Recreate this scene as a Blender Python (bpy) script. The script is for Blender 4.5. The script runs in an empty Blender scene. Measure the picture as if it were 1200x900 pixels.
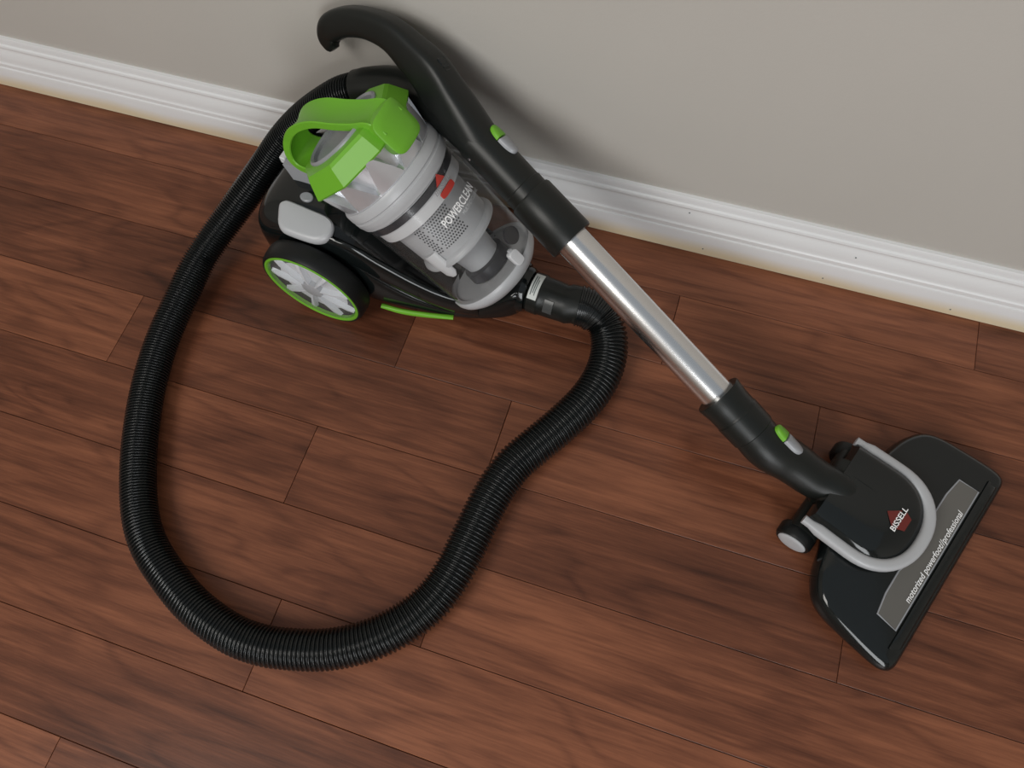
import bpy, bmesh, math, random
from mathutils import Vector, Matrix
random.seed(4)
scene = bpy.context.scene
COL = scene.collection
rad = math.radians

# ------------------------------------------------------------------ camera
cam_d = bpy.data.cameras.new('camera')
cam_d.sensor_width = 36.0
cam_d.lens = 36.0 * 893.4 / 1200.0
cam_d.clip_start = 0.02
cam = bpy.data.objects.new('camera', cam_d)
COL.objects.link(cam)
RGT = Vector((0.94987391, 0.30929824, -0.04554296))
DWN = Vector((0.26793443, -0.88044421, -0.39118938))
FWD = Vector((-0.16109222, 0.35937806, -0.91918263))
mw = Matrix.Identity(4)
for i in range(3):
    mw[i][0], mw[i][1], mw[i][2] = RGT[i], -DWN[i], -FWD[i]
mw[0][3], mw[1][3], mw[2][3] = 0.0, -0.6114465, 0.901887
cam.matrix_world = mw
scene.camera = cam

# ------------------------------------------------------------------ world, lights, exposure
world = bpy.data.worlds.new('room_light')
scene.world = world
world.use_nodes = True
bg = world.node_tree.nodes['Background']
bg.inputs[0].default_value = (0.86, 0.93, 1.0, 1)
bg.inputs[1].default_value = 0.345


def area(name, loc, target, size, power, color):
    l = bpy.data.lights.new(name, 'AREA')
    l.shape = 'RECTANGLE'
    l.size, l.size_y = size
    l.energy = power
    l.color = color
    o = bpy.data.objects.new(name, l)
    COL.objects.link(o)
    o.location = loc
    o.rotation_euler = (Vector(target) - Vector(loc)).to_track_quat('-Z', 'Y').to_euler()
    return o


area('ceiling_lamp_light', (-1.0, -2.05, 2.1), (-0.15, -0.2, 0.1), (1.1, 1.1), 35, (1.0, 0.965, 0.91))
area('patio_door_light', (0.75, -2.75, 1.0), (0.55, 0.0, 0.75), (1.0, 1.7), 40, (0.95, 0.98, 1.0))
vs = scene.view_settings
vs.view_transform = 'Standard'
vs.look = 'None'
vs.exposure = -0.10
vs.gamma = 1.0
vs.use_curve_mapping = False


# ------------------------------------------------------------------ materials
def lin(r, g, b):
    f = lambda c: (c / 255) / 12.92 if c / 255 <= 0.04045 else ((c / 255 + 0.055) / 1.055) ** 2.4
    return (f(r), f(g), f(b), 1)


def mat(name, color, rough=0.5, metal=0.0, spec=0.5, bump=0.0, bscale=200, vary=0.0, coat=0.0):
    m = bpy.data.materials.new(name)
    m.use_nodes = True
    nt = m.node_tree
    b = nt.nodes['Principled BSDF']
    b.inputs['Base Color'].default_value = color
    b.inputs['Roughness'].default_value = rough
    b.inputs['Metallic'].default_value = metal
    b.inputs['Specular IOR Level'].default_value = spec
    b.inputs['Coat Weight'].default_value = coat
    tc = nt.nodes.new('ShaderNodeTexCoord')
    nz = nt.nodes.new('ShaderNodeTexNoise')
    nz.inputs['Scale'].default_value = bscale
    nz.inputs['Detail'].default_value = 3
    nt.links.new(tc.outputs['Object'], nz.inputs['Vector'])
    if bump:
        bp = nt.nodes.new('ShaderNodeBump')
        bp.inputs['Strength'].default_value = bump
        bp.inputs['Distance'].default_value = 0.001
        nt.links.new(nz.outputs['Fac'], bp.inputs['Height'])
        nt.links.new(bp.outputs['Normal'], b.inputs['Normal'])
    if vary:
        mx = nt.nodes.new('ShaderNodeMix')
        mx.data_type = 'RGBA'
        mx.inputs['A'].default_value = tuple(c * (1 - vary) for c in color[:3]) + (1,)
        mx.inputs['B'].default_value = tuple(min(1, c * (1 + vary)) for c in color[:3]) + (1,)
        n2 = nt.nodes.new('ShaderNodeTexNoise')
        n2.inputs['Scale'].default_value = 7
        nt.links.new(tc.outputs['Object'], n2.inputs['Vector'])
        nt.links.new(n2.outputs['Fac'], mx.inputs['Factor'])
        nt.links.new(mx.outputs['Result'], b.inputs['Base Color'])
    return m


def clear_mat(name, tint, ior=1.4, rough=0.04, haze=0.0, hazecol=(0.8, 0.8, 0.8, 1)):
    m = bpy.data.materials.new(name)
    m.use_nodes = True
    nt = m.node_tree
    for n in list(nt.nodes):
        if n.type != 'OUTPUT_MATERIAL':
            nt.nodes.remove(n)
    out = nt.nodes['Material Output']
    tr = nt.nodes.new('ShaderNodeBsdfTransparent')
    tr.inputs[0].default_value = tint
    gl = nt.nodes.new('ShaderNodeBsdfGlossy')
    gl.inputs['Roughness'].default_value = rough
    # two-sided Schlick reflectance, so the inside of the thin shell does not mirror totally
    f0 = ((ior - 1) / (ior + 1)) ** 2
    lw = nt.nodes.new('ShaderNodeLayerWeight')
    lw.inputs['Blend'].default_value = 0.5
    pw = nt.nodes.new('ShaderNodeMath'); pw.operation = 'POWER'; pw.inputs[1].default_value = 5
    nt.links.new(lw.outputs['Facing'], pw.inputs[0])
    fr = nt.nodes.new('ShaderNodeMath'); fr.operation = 'MULTIPLY_ADD'
    fr.inputs[1].default_value = 1 - f0; fr.inputs[2].default_value = f0
    nt.links.new(pw.outputs[0], fr.inputs[0])
    df = nt.nodes.new('ShaderNodeBsdfDiffuse')
    df.inputs[0].default_value = hazecol
    m1 = nt.nodes.new('ShaderNodeMixShader')
    m1.inputs[0].default_value = haze
    nt.links.new(tr.outputs[0], m1.inputs[1])
    nt.links.new(df.outputs[0], m1.inputs[2])
    m2 = nt.nodes.new('ShaderNodeMixShader')
    nt.links.new(fr.outputs[0], m2.inputs[0])
    nt.links.new(m1.outputs[0], m2.inputs[1])
    nt.links.new(gl.outputs[0], m2.inputs[2])
    nt.links.new(m2.outputs[0], out.inputs[0])
    return m


def wood_mat():
    m = bpy.data.materials.new('laminate_wood')
    m.use_nodes = True
    nt = m.node_tree
    L = nt.links.new
    N = nt.nodes.new
    b = nt.nodes['Principled BSDF']
    tc = N('ShaderNodeTexCoord')
    oi = N('ShaderNodeObjectInfo')
    off = N('ShaderNodeVectorMath'); off.operation = 'MULTIPLY'
    cb = N('ShaderNodeCombineXYZ')
    for i in range(3):
        L(oi.outputs['Random'], cb.inputs[i])
    L(cb.outputs[0], off.inputs[0]); off.inputs[1].default_value = (31.7, 17.3, 9.1)
    add = N('ShaderNodeVectorMath'); add.operation = 'ADD'
    L(tc.outputs['Object'], add.inputs[0]); L(off.outputs[0], add.inputs[1])

    def noise(scale_vec, scale, detail, dist=0.0, rough=0.5):
        mp = N('ShaderNodeVectorMath'); mp.operation = 'MULTIPLY'
        mp.inputs[1].default_value = scale_vec
        L(add.outputs[0], mp.inputs[0])
        n = N('ShaderNodeTexNoise')
        n.inputs['Scale'].default_value = scale
        n.inputs['Detail'].default_value = detail
        n.inputs['Roughness'].default_value = rough
        n.inputs['Distortion'].default_value = dist
        L(mp.outputs[0], n.inputs['Vector'])
        return n
    # cathedral figure: contour lines of a stretched noise
    big = noise((0.22, 1.0, 1.0), 13, 2, 0.3)
    mul = N('ShaderNodeMath'); mul.operation = 'MULTIPLY'; mul.inputs[1].default_value = 15
    L(big.outputs['Fac'], mul.inputs[0])
    fr = N('ShaderNodeMath'); fr.operation = 'PINGPONG'; fr.inputs[1].default_value = 1.0
    L(mul.outputs[0], fr.inputs[0])
    ring = N('ShaderNodeValToRGB')
    ring.color_ramp.elements[0].position = 0.0
    ring.color_ramp.elements[0].color = (0.25, 0.25, 0.25, 1)
    ring.color_ramp.elements[1].position = 0.5
    ring.color_ramp.elements[1].color = (1, 1, 1, 1)
    L(fr.outputs[0], ring.inputs[0])
    fib = noise((0.045, 1.0, 1.0), 300, 5, 0.1, 0.75)
    fib2 = noise((0.035, 1.0, 1.0), 75, 3, 0.4, 0.6)
    blotch = noise((0.35, 1.0, 1.0), 9, 3, 0.8)

    tone = N('ShaderNodeMath'); tone.operation = 'MULTIPLY_ADD'
    tone.inputs[1].default_value = 0.38; tone.inputs[2].default_value = -0.035
    L(blotch.outputs['Fac'], tone.inputs[0])
    t2 = N('ShaderNodeMath'); t2.operation = 'MULTIPLY_ADD'; t2.inputs[1].default_value = 0.36
    L(fib2.outputs['Fac'], t2.inputs[0]); L(tone.outputs[0], t2.inputs[2])
    t3 = N('ShaderNodeMath'); t3.operation = 'MULTIPLY_ADD'; t3.inputs[1].default_value = 0.38
    L(fib.outputs['Fac'], t3.inputs[0]); L(t2.outputs[0], t3.inputs[2])
    t4 = N('ShaderNodeMath'); t4.operation = 'MULTIPLY_ADD'; t4.inputs[1].default_value = 0.10
    L(ring.outputs[0], t4.inputs[0]); L(t3.outputs[0], t4.inputs[2])
    t5 = N('ShaderNodeMath'); t5.operation = 'MULTIPLY_ADD'; t5.inputs[1].default_value = 0.15
    L(oi.outputs['Random'], t5.inputs[0]); L(t4.outputs[0], t5.inputs[2])
    cr = N('ShaderNodeValToRGB')
    e = cr.color_ramp.elements
    e[0].position = 0.36; e[0].color = (0.030, 0.0102, 0.0056, 1)
    e[1].position = 0.84; e[1].color = (0.265, 0.096, 0.047, 1)
    k = e.new(0.52); k.color = (0.084, 0.0280, 0.0142, 1)
    k = e.new(0.66); k.color = (0.146, 0.0500, 0.0250, 1)
    L(t5.outputs[0], cr.inputs[0])
    # knots
    kmp = N('ShaderNodeVectorMath'); kmp.operation = 'MULTIPLY'
    kmp.inputs[1].default_value = (0.55, 1.0, 1.0)
    L(add.outputs[0], kmp.inputs[0])
    vo = N('ShaderNodeTexVoronoi'); vo.inputs['Scale'].default_value = 4.2
    L(kmp.outputs[0], vo.inputs['Vector'])
    wob = N('ShaderNodeMath'); wob.operation = 'MULTIPLY_ADD'; wob.inputs[1].default_value = 0.05
    L(fib2.outputs['Fac'], wob.inputs[0]); L(vo.outputs['Distance'], wob.inputs[2])
    kr = N('ShaderNodeValToRGB')
    kr.color_ramp.elements[0].position = 0.045
    kr.color_ramp.elements[0].color = (0.45, 0.42, 0.40, 1)
    kr.color_ramp.elements[1].position = 0.085
    kr.color_ramp.elements[1].color = (1, 1, 1, 1)
    L(wob.outputs[0], kr.inputs[0])
    mx = N('ShaderNodeMix'); mx.data_type = 'RGBA'; mx.blend_type = 'MULTIPLY'
    mx.inputs['Factor'].default_value = 0.8
    L(cr.outputs[0], mx.inputs['A']); L(kr.outputs[0], mx.inputs['B'])
    L(mx.outputs['Result'], b.inputs['Base Color'])
    b.inputs['Roughness'].default_value = 0.34
    b.inputs['Specular IOR Level'].default_value = 0.32
    bp = N('ShaderNodeBump'); bp.inputs['Strength'].default_value = 0.12
    bp.inputs['Distance'].default_value = 0.0006
    L(fib.outputs['Fac'], bp.inputs['Height'])
    L(bp.outputs['Normal'], b.inputs['Normal'])
    return m


def baseboard_mat():
    m = mat('baseboard_paint', (0.74, 0.745, 0.75, 1), 0.38, vary=0.04)
    nt = m.node_tree
    b = nt.nodes['Principled BSDF']
    src = b.inputs['Base Color'].links[0].from_socket
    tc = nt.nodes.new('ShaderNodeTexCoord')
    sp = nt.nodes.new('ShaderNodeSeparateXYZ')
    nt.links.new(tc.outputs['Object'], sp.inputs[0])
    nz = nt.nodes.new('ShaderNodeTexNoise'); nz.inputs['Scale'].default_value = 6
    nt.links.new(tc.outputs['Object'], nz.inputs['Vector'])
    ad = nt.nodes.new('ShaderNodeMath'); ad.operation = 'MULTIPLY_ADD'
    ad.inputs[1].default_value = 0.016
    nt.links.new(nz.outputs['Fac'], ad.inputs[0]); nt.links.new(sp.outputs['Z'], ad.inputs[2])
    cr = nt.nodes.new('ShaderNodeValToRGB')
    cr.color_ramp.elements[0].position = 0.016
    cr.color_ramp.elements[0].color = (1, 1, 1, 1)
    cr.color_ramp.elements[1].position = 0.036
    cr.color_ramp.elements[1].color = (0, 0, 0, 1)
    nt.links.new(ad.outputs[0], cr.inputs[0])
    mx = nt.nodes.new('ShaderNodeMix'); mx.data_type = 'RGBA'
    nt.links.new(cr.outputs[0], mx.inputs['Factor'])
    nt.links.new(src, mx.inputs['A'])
    mx.inputs['B'].default_value = (0.70, 0.60, 0.42, 1)   # warm bounce light from the floor, painted into the foot
    nt.links.new(mx.outputs['Result'], b.inputs['Base Color'])
    return m


def brushed_mat():
    m = mat('brushed_aluminium', (0.80, 0.80, 0.80, 1), 0.24, metal=1.0)
    return m


M_WALL = mat('wall_paint', (0.475, 0.452, 0.415, 1), 0.72, bump=0.15, bscale=320, vary=0.02)
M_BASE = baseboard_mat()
M_WOOD = wood_mat()
M_SUB = mat('underlay', (0.012, 0.007, 0.005, 1), 0.9)
M_BLACK = mat('gloss_black_plastic', (0.0065, 0.0085, 0.0085, 1), 0.10, spec=0.5)
M_SATIN = mat('satin_black_plastic', (0.0085, 0.010, 0.0088, 1), 0.36, spec=0.36, bump=0.10, bscale=900)
M_HOSE = mat('hose_black_plastic', (0.007, 0.0085, 0.0085, 1), 0.21)
M_RUBBER = mat('tyre_rubber', (0.0065, 0.0075, 0.0075, 1), 0.42, spec=0.3)
M_GREEN = mat('lime_green_plastic', (0.150, 0.41, 0.028, 1), 0.36, spec=0.35, vary=0.04)
M_SILVER = mat('silver_painted_plastic', (0.66, 0.67, 0.70, 1), 0.24, metal=0.6)
M_LGREY = mat('light_grey_plastic', (0.43, 0.44, 0.455, 1), 0.34)
M_MGREY = mat('mid_grey_plastic', (0.30, 0.31, 0.33, 1), 0.32)
M_WHITEP = mat('white_filter_plastic', (0.62, 0.63, 0.645, 1), 0.45)
M_SPOKE = mat('wheel_spoke_plastic', (0.80, 0.82, 0.85, 1), 0.2)
M_DARK = mat('dark_seal', (0.016, 0.017, 0.022, 1), 0.35)
M_RED = mat('red_print', (0.42, 0.035, 0.025, 1), 0.45)
M_DRED = mat('dark_red_print', (0.14, 0.016, 0.012, 1), 0.4)
M_WPRINT = mat('white_print', (0.90, 0.90, 0.90, 1), 0.5)
M_GPRINT = mat('grey_print', (0.55, 0.56, 0.57, 1), 0.5)
M_DPRINT = mat('dim_print', (0.30, 0.30, 0.31, 1), 0.5)
M_CHAR = mat('charcoal_plastic', (0.055, 0.058, 0.058, 1), 0.3)
M_STICK = mat('paper_sticker', (0.55, 0.58, 0.56, 1), 0.5)
M_INK = mat('sticker_ink', (0.10, 0.12, 0.12, 1), 0.6)
M_ALU = brushed_mat()
M_STEEL = mat('screw_steel', (0.7, 0.7, 0.7, 1), 0.25, metal=1.0)
M_CLEAR = clear_mat('clear_cup_plastic', (0.93, 0.93, 0.93, 1), 1.42, 0.16, 0.025)
M_WHEEL = clear_mat('clear_wheel_disc', (0.95, 0.96, 0.97, 1), 1.45, 0.06, 0.08, (0.72, 0.75, 0.78, 1))
M_WINDOW = mat('smoked_window', (0.12, 0.115, 0.105, 1), 0.16, spec=0.6)


# ------------------------------------------------------------------ mesh helpers
class MB:
    def __init__(s):
        s.v, s.f = [], []

    def grid(s, rings, closed=True, caps=(False, False), flip=False):
        """rings: list of equal-length point lists joined into a skin."""
        base = len(s.v)
        n = len(rings[0])
        for r in rings:
            s.v += [tuple(p) for p in r]
        m = n if closed else n - 1
        for i in range(len(rings) - 1):
            for j in range(m):
                a = base + i * n + j
                b_ = base + i * n + (j + 1) % n
                c = base + (i + 1) * n + (j + 1) % n
                d = base + (i + 1) * n + j
                s.f.append((a, d, c, b_) if flip else (a, b_, c, d))
        if caps[0]:
            q = tuple(base + j for j in range(n))
            s.f.append(q if flip else q[::-1])
        if caps[1]:
            o = base + (len(rings) - 1) * n
            q = tuple(o + j for j in range(n))
            s.f.append(q[::-1] if flip else q)
        return s

    def lathe(s, prof, o, u, v, w, n=48, caps=(True, True), a0=0, a1=None):
        """prof: list of (s along u, radius)"""
        o, u, v, w = Vector(o), Vector(u), Vector(v), Vector(w)
        rings = []
        full = a1 is None
        for (h, r) in prof:
            ring = []
            for j in range(n):
                t = 2 * math.pi * j / n if full else a0 + (a1 - a0) * j / (n - 1)
                ring.append(o + u * h + v * (r * math.cos(t)) + w * (r * math.sin(t)))
            rings.append(ring)
        return s.grid(rings, full, caps)

    def sweep(s, path, radii, up=None, n=20, p=2.0, caps=(True, True)):
        """path of Vectors; radii list of (a along normal, b along up/side); p = superellipse power"""
        path = [Vector(q) for q in path]
        if not isinstance(radii, list):
            radii = [radii] * len(path)
        N_ = len(path)
        rings = []
        prev = None
        for i in range(N_):
            t = (path[min(i + 1, N_ - 1)] - path[max(i - 1, 0)]).normalized()
            if up is not None:
                sd = Vector(up)
                sd = (sd - t * sd.dot(t)).normalized()
            else:
                if prev is None:
                    prev = Vector((0, 0, 1)) if abs(t.z) < 0.9 else Vector((1, 0, 0))
                sd = (prev - t * prev.dot(t)).normalized()
                prev = sd
            nn = sd.cross(t).normalized()
            pe = p[i] if isinstance(p, list) else p
            a, b_ = radii[i] if isinstance(radii[i], tuple) else (radii[i], radii[i])
            ring = []
            for j in range(n):
                th = 2 * math.pi * j / n
                c, si = math.cos(th), math.sin(th)
                c = math.copysign(abs(c) ** (2 / pe), c)
                si = math.copysign(abs(si) ** (2 / pe), si)
                ring.append(path[i] + nn * (a * c) + sd * (b_ * si))
            rings.append(ring)
        return s.grid(rings, True, caps)

    def layers(s, outlines, cap=(True, True)):
        return s.grid(outlines, True, cap)

    def box(s, c, h, bev=0.0, ax=None):
        """rounded box: centre, half sizes, optional axes"""
        c = Vector(c)
        ax = ax or (Vector((1, 0, 0)), Vector((0, 1, 0)), Vector((0, 0, 1)))
        r = bev
        def rect(ix, iy, z):
            out = []
            k = 3
            for (sx, sy, a0) in ((1, 1, 0), (-1, 1, 90), (-1, -1, 180), (1, -1, 270)):
                for i in range(k + 1):
                    a = rad(a0 + 90 * i / k)
                    x = sx * (h[0] - r) + (r - ix) * math.cos(a) if r else sx * h[0]
                    y = sy * (h[1] - r) + (r - iy) * math.sin(a) if r else sy * h[1]
                    out.append(c + ax[0] * x + ax[1] * y + ax[2] * z)
            return out
        if not r:
            r = 1e-5
        e = r * 0.7
        s.layers([rect(e, e, -h[2]), rect(0, 0, -h[2] + e), rect(0, 0, h[2] - e), rect(e, e, h[2])])
        return s

    def build(s, name, material, parent=None, origin=None, smooth=35, group=None):
        me = bpy.data.meshes.new(name)
        o_ = Vector(origin) if origin is not None else Vector((0, 0, 0))
        me.from_pydata([tuple(Vector(p) - o_) for p in s.v], [], s.f)
        bm = bmesh.new()
        bm.from_mesh(me)
        bmesh.ops.remove_doubles(bm, verts=bm.verts, dist=1e-6)
        bmesh.ops.recalc_face_normals(bm, faces=bm.faces)
        bm.to_mesh(me)
        bm.free()
        me.materials.append(material)
        o = bpy.data.objects.new(name, me)
        COL.objects.link(o)
        if smooth:
            me.polygons.foreach_set('use_smooth', [True] * len(me.polygons))
            me.set_sharp_from_angle(angle=rad(smooth))
        if parent is not None:
            o.parent = parent
        return o


def thing(name, loc, rz, label, cat):
    o = bpy.data.objects.new(name, None)
    o.empty_display_size = 0.02
    COL.objects.link(o)
    o.location = loc
    o.rotation_euler = (0, 0, rz)
    o['label'] = label
    o['category'] = cat
    return o


def struct(o):
    o['kind'] = 'structure'
    return o


def spline(pts, per=8):
    """Catmull-Rom through pts (tuples of any length)"""
    out = []
    P = [Vector(p) for p in pts]
    for i in range(len(P) - 1):
        p0 = P[i - 1] if i else P[0] * 2 - P[1]
        p1, p2 = P[i], P[i + 1]
        p3 = P[i + 2] if i + 2 < len(P) else P[-1] * 2 - P[-2]
        for k in range(per):
            t = k / per
            out.append(0.5 * ((2 * p1) + (p2 - p0) * t + (2 * p0 - 5 * p1 + 4 * p2 - p3) * t * t
                              + (3 * p1 - p0 - 3 * p2 + p3) * t ** 3))
    out.append(P[-1])
    return out


def lerp_list(xs, ys, x):
    if x <= xs[0]:
        return ys[0]
    for i in range(len(xs) - 1):
        if x <= xs[i + 1]:
            t = (x - xs[i]) / (xs[i + 1] - xs[i])
            return ys[i] + (ys[i + 1] - ys[i]) * t
    return ys[-1]


def text_geo(body, width, height, shear=0.0, spacing=1.0, offset=0.0):
    """flat lettering as 2D triangles, fitted to width x height, baseline at y=0, start at x=0"""
    cu = bpy.data.curves.new('lettering', 'FONT')
    cu.body = body
    cu.size = 1.0
    cu.shear = shear
    cu.space_character = spacing
    cu.offset = offset
    cu.resolution_u = 3
    ob = bpy.data.objects.new('lettering_tmp', cu)
    COL.objects.link(ob)
    dg = bpy.context.evaluated_depsgraph_get()
    me = bpy.data.meshes.new_from_object(ob.evaluated_get(dg))
    vs_ = [(v.co.x, v.co.y) for v in me.vertices]
    fs = [tuple(p.vertices) for p in me.polygons]
    bpy.data.objects.remove(ob)
    bpy.data.meshes.remove(me)
    bpy.data.curves.remove(cu)
    x0 = min(v[0] for v in vs_); x1 = max(v[0] for v in vs_)
    y1 = max(v[1] for v in vs_)
    return [((x - x0) / (x1 - x0) * width, y / y1 * height) for x, y in vs_], fs


def text_part(name, body, width, height, mapper, material, parent, **kw):
    v, f = text_geo(body, width, height, **kw)
    m = MB()
    m.v = [tuple(mapper(x, y)) for x, y in v]
    m.f = f
    me = bpy.data.meshes.new(name)
    me.from_pydata(m.v, [], m.f)
    me.materials.append(material)
    o = bpy.data.objects.new(name, me)
    COL.objects.link(o)
    o.parent = parent
    return o


# ------------------------------------------------------------------ the setting
PW = 0.105
ROW0 = 0.6749 * PW
floor_m = MB().box((0.0, -1.38, -0.0155), (2.2, 1.42, 0.0065), 0)
floor = struct(floor_m.build('floor', M_SUB, smooth=0))
floor['label'] = 'red-brown wood laminate plank floor'

joints = {0: [-10.6, -1.9, 3.75, 9.2], 1: [-11.2, -4.9, 0.17, 5.4, 10.6], 2: [-10.2, -2.98, 2.09, 7.2],
          3: [-11.6, -6.56, -1.44, 5.3, 10.1], 4: [-9.4, -3.59, 2.74, 8.3], 5: [-8.4, -1.50, 5.4, 10.8],
          6: [-9.0, -3.15, 4.3, 9.7], 7: [-12.1, -7.6, 1.6, 6.0], 8: [-10.3, -4.80, 0.9, 6.4],
          9: [-7.7, -2.2, 3.4, 8.8], 10: [-9.3, -3.9, 1.7, 7.1], 11: [-6.1, -0.6, 4.9, 10], 12: [-8.4, -2.9, 2.5, 8],
          13: [-10, -4.4, 1.2, 6.7], 14: [-7.2, -1.7, 3.8, 9.3]}
for row in range(15, 27):
    joints[row] = [-22 + (row * 2.37) % 5.6 + 5.6 * k for k in range(8)]
GAP = 0.00035
for row, js in joints.items():
    y1 = 0.012 if row == 0 else -(ROW0 + (row - 1) * PW)
    y0 = -(ROW0 + row * PW)
    xs = [-2.18] + [j * PW for j in js if -2.1 < j * PW < 2.1] + [2.18]
    for a, b_ in zip(xs[:-1], xs[1:]):
        hx, hy = (b_ - a) / 2 - GAP, (y1 - y0) / 2 - GAP
        e = 0.0004
        dz = random.uniform(-0.00012, 0.0)
        pm = MB()
        pm.layers([[(sx * hx, sy * hy, -0.008) for sx, sy in ((-1, -1), (1, -1), (1, 1), (-1, 1))],
                   [(sx * hx, sy * hy, -0.0004) for sx, sy in ((-1, -1), (1, -1), (1, 1), (-1, 1))],
                   [(sx * (hx - e), sy * (hy - e), dz) for sx, sy in ((-1, -1), (1, -1), (1, 1), (-1, 1))]])
        po = pm.build('plank', M_WOOD, floor, smooth=0)
        po.location = ((a + b_) / 2, (y0 + y1) / 2, 0)

WALL_Y = 0.0145
wall = struct(MB().box((0.0, WALL_Y + 0.04, 1.17), (2.2, 0.04, 1.20), 0).build('wall_back', M_WALL, smooth=0))
wall['label'] = 'plain warm grey painted wall'
for nm, c_, h_ in (('wall_front', (0, -2.84, 1.2), (2.2, 0.03, 1.22)), ('wall_left', (-2.23, -1.4, 1.2), (0.03, 1.43, 1.22)), ('wall_right', (2.23, -1.4, 1.2), (0.03, 1.43, 1.22))):
    w_o = struct(MB().box(c_, h_, 0).build(nm, M_WALL, smooth=0))
    w_o['label'] = 'plain warm grey painted side wall of the room'
# moulded baseboard profile (y, z), extruded along x
prof = [(WALL_Y, 0.0008), (0.0, 0.0008), (0.0, 0.040), (0.0008, 0.0425), (0.0022, 0.0432), (0.0024, 0.0455),
        (0.0012, 0.0475), (0.0014, 0.052), (0.0028, 0.0535), (0.0034, 0.0555), (0.0036, 0.060), (0.0050, 0.068), (0.0074, 0.0745),
        (0.0088, 0.0775), (0.0088, 0.0800), (0.0066, 0.0815), (0.0058, 0.0845), (0.0066, 0.0875), (0.0088, 0.089),
        (0.0092, 0.0915), (0.0094, 0.0985), (0.0104, 0.1005), (WALL_Y, 0.1010)]
bb = MB()
bb.grid([[(-2.19, y, z) for y, z in prof], [(2.19, y, z) for y, z in prof]], True, (True, True))
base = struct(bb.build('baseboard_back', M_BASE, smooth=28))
base['label'] = 'white moulded baseboard with floor bounce light painted on lower edge'
for (x, z, y) in ((-0.0, 0.074, 0.0068), (0.03, 0.014, -0.0003), (0.213, 0.066, 0.0042), (0.19, 0.013, -0.0003), (0.352, 0.012, -0.0003)):
    MB().lathe([(0, 0.0011), (0.0006, 0.0009)], (x, y + 0.0003, z), (0, -1, 0), (1, 0, 0), (0, 0, 1), 8).build('nail_hole', M_INK, base)


# ------------------------------------------------------------------ canister
can = thing('canister_vacuum', (-0.41694, -0.12329, 0), rad(-6),
            'black canister vacuum body with lime green handle and clear dust cup', 'vacuum cleaner')
EYE = ((1, 0, 0), (0, 1, 0), (0, 0, 1))

# body: lofted rounded sections along x
secs = [(-0.104, 0.040, 0.040, 0.085), (-0.099, 0.062, 0.026, 0.112), (-0.088, 0.076, 0.016, 0.137),
        (-0.066, 0.083, 0.012, 0.152), (-0.030, 0.085, 0.011, 0.159), (0.010, 0.085, 0.011, 0.155), (0.040, 0.085, 0.011, 0.140),
        (0.070, 0.082, 0.011, 0.113), (0.100, 0.076, 0.011, 0.083), (0.130, 0.068, 0.011, 0.058),
        (0.160, 0.060, 0.011, 0.044), (0.195, 0.050, 0.011, 0.052), (0.220, 0.041, 0.013, 0.068), (0.236, 0.034, 0.018, 0.078), (0.244, 0.029, 0.023, 0.080)]
sx = [q[0] for q in secs]
rings = []
fine = spline([Vector((a, b_, c)) for a, b_, c, d in secs], 4)
fine2 = spline([Vector((a, d, 0)) for a, b_, c, d in secs], 4)
for A, B_ in zip(fine, fine2):
    x, hw, z0, z1 = A.x, A.y, A.z, B_.y
    zc, hz = (z0 + z1) / 2, (z1 - z0) / 2
    ring = []
    for j in range(44):
        t = 2 * math.pi * j / 44
        c, s_ = math.cos(t), math.sin(t)
        p = 3.6
        c = math.copysign(abs(c) ** (2 / p), c)
        s_ = math.copysign(abs(s_) ** (2 / p), s_)
        ring.append((x, hw * c, zc + hz * s_))
    rings.append(ring)
body = MB().grid(rings, True, (True, True)).build('body', M_BLACK, can, smooth=50)
# side cheeks that carry the cup (upper flank of the chassis)
for sgn in (-1, 1):
    ck = MB()
    pts = spline([(-0.060, 0.132, 0), (0.000, 0.148, 0), (0.050, 0.142, 0), (0.090, 0.112, 0), (0.130, 0.082, 0), (0.165, 0.060, 0), (0.200, 0.050, 0)], 5)
    rr = []
    for i, p in enumerate(pts):
        t = i / (len(pts) - 1)
        yy = sgn * (0.079 - 0.030 * t ** 1.4)
        th = 0.013 * math.sin(math.pi * min(1, max(0.04, 0.04 + t * 0.96))) ** 0.5 + 0.001
        rr.append([(p.x, yy + sgn * th * 0.55 * math.cos(a), p.y - 0.030 * (1 - t) - 0.004 + (0.034 - 0.016 * t) * math.sin(a) * 0.9)
                   for a in [2 * math.pi * k / 20 for k in range(20)]])
    ck.grid(rr, True, (True, True)).build('cheek', M_BLACK, can, smooth=60)
# lower bumper plate and green strips
for sgn in (-1, 1):
    path = spline([(0.076, sgn * 0.0845, 0.033), (0.104, sgn * 0.0805, 0.030), (0.135, sgn * 0.0715, 0.027), (0.168, sgn * 0.0605, 0.025)], 6)
    n_ = len(path)
    MB().sweep(path, [(0.0035, 0.0012 + 0.0032 * math.sin(math.pi * (0.12 + 0.8 * i / (n_ - 1)))) for i in range(n_)], up=(0, 0, 1), n=14).build(
        'trim_strip', M_GREEN, can)
MB().lathe([(0, 0.012), (0.004, 0.015), (0.018, 0.015), (0.022, 0.012)], (0.165, -0.011, 0.015), (0, 1, 0), (1, 0, 0), (0, 0, 1), 24).build('caster', M_RUBBER, can)

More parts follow.
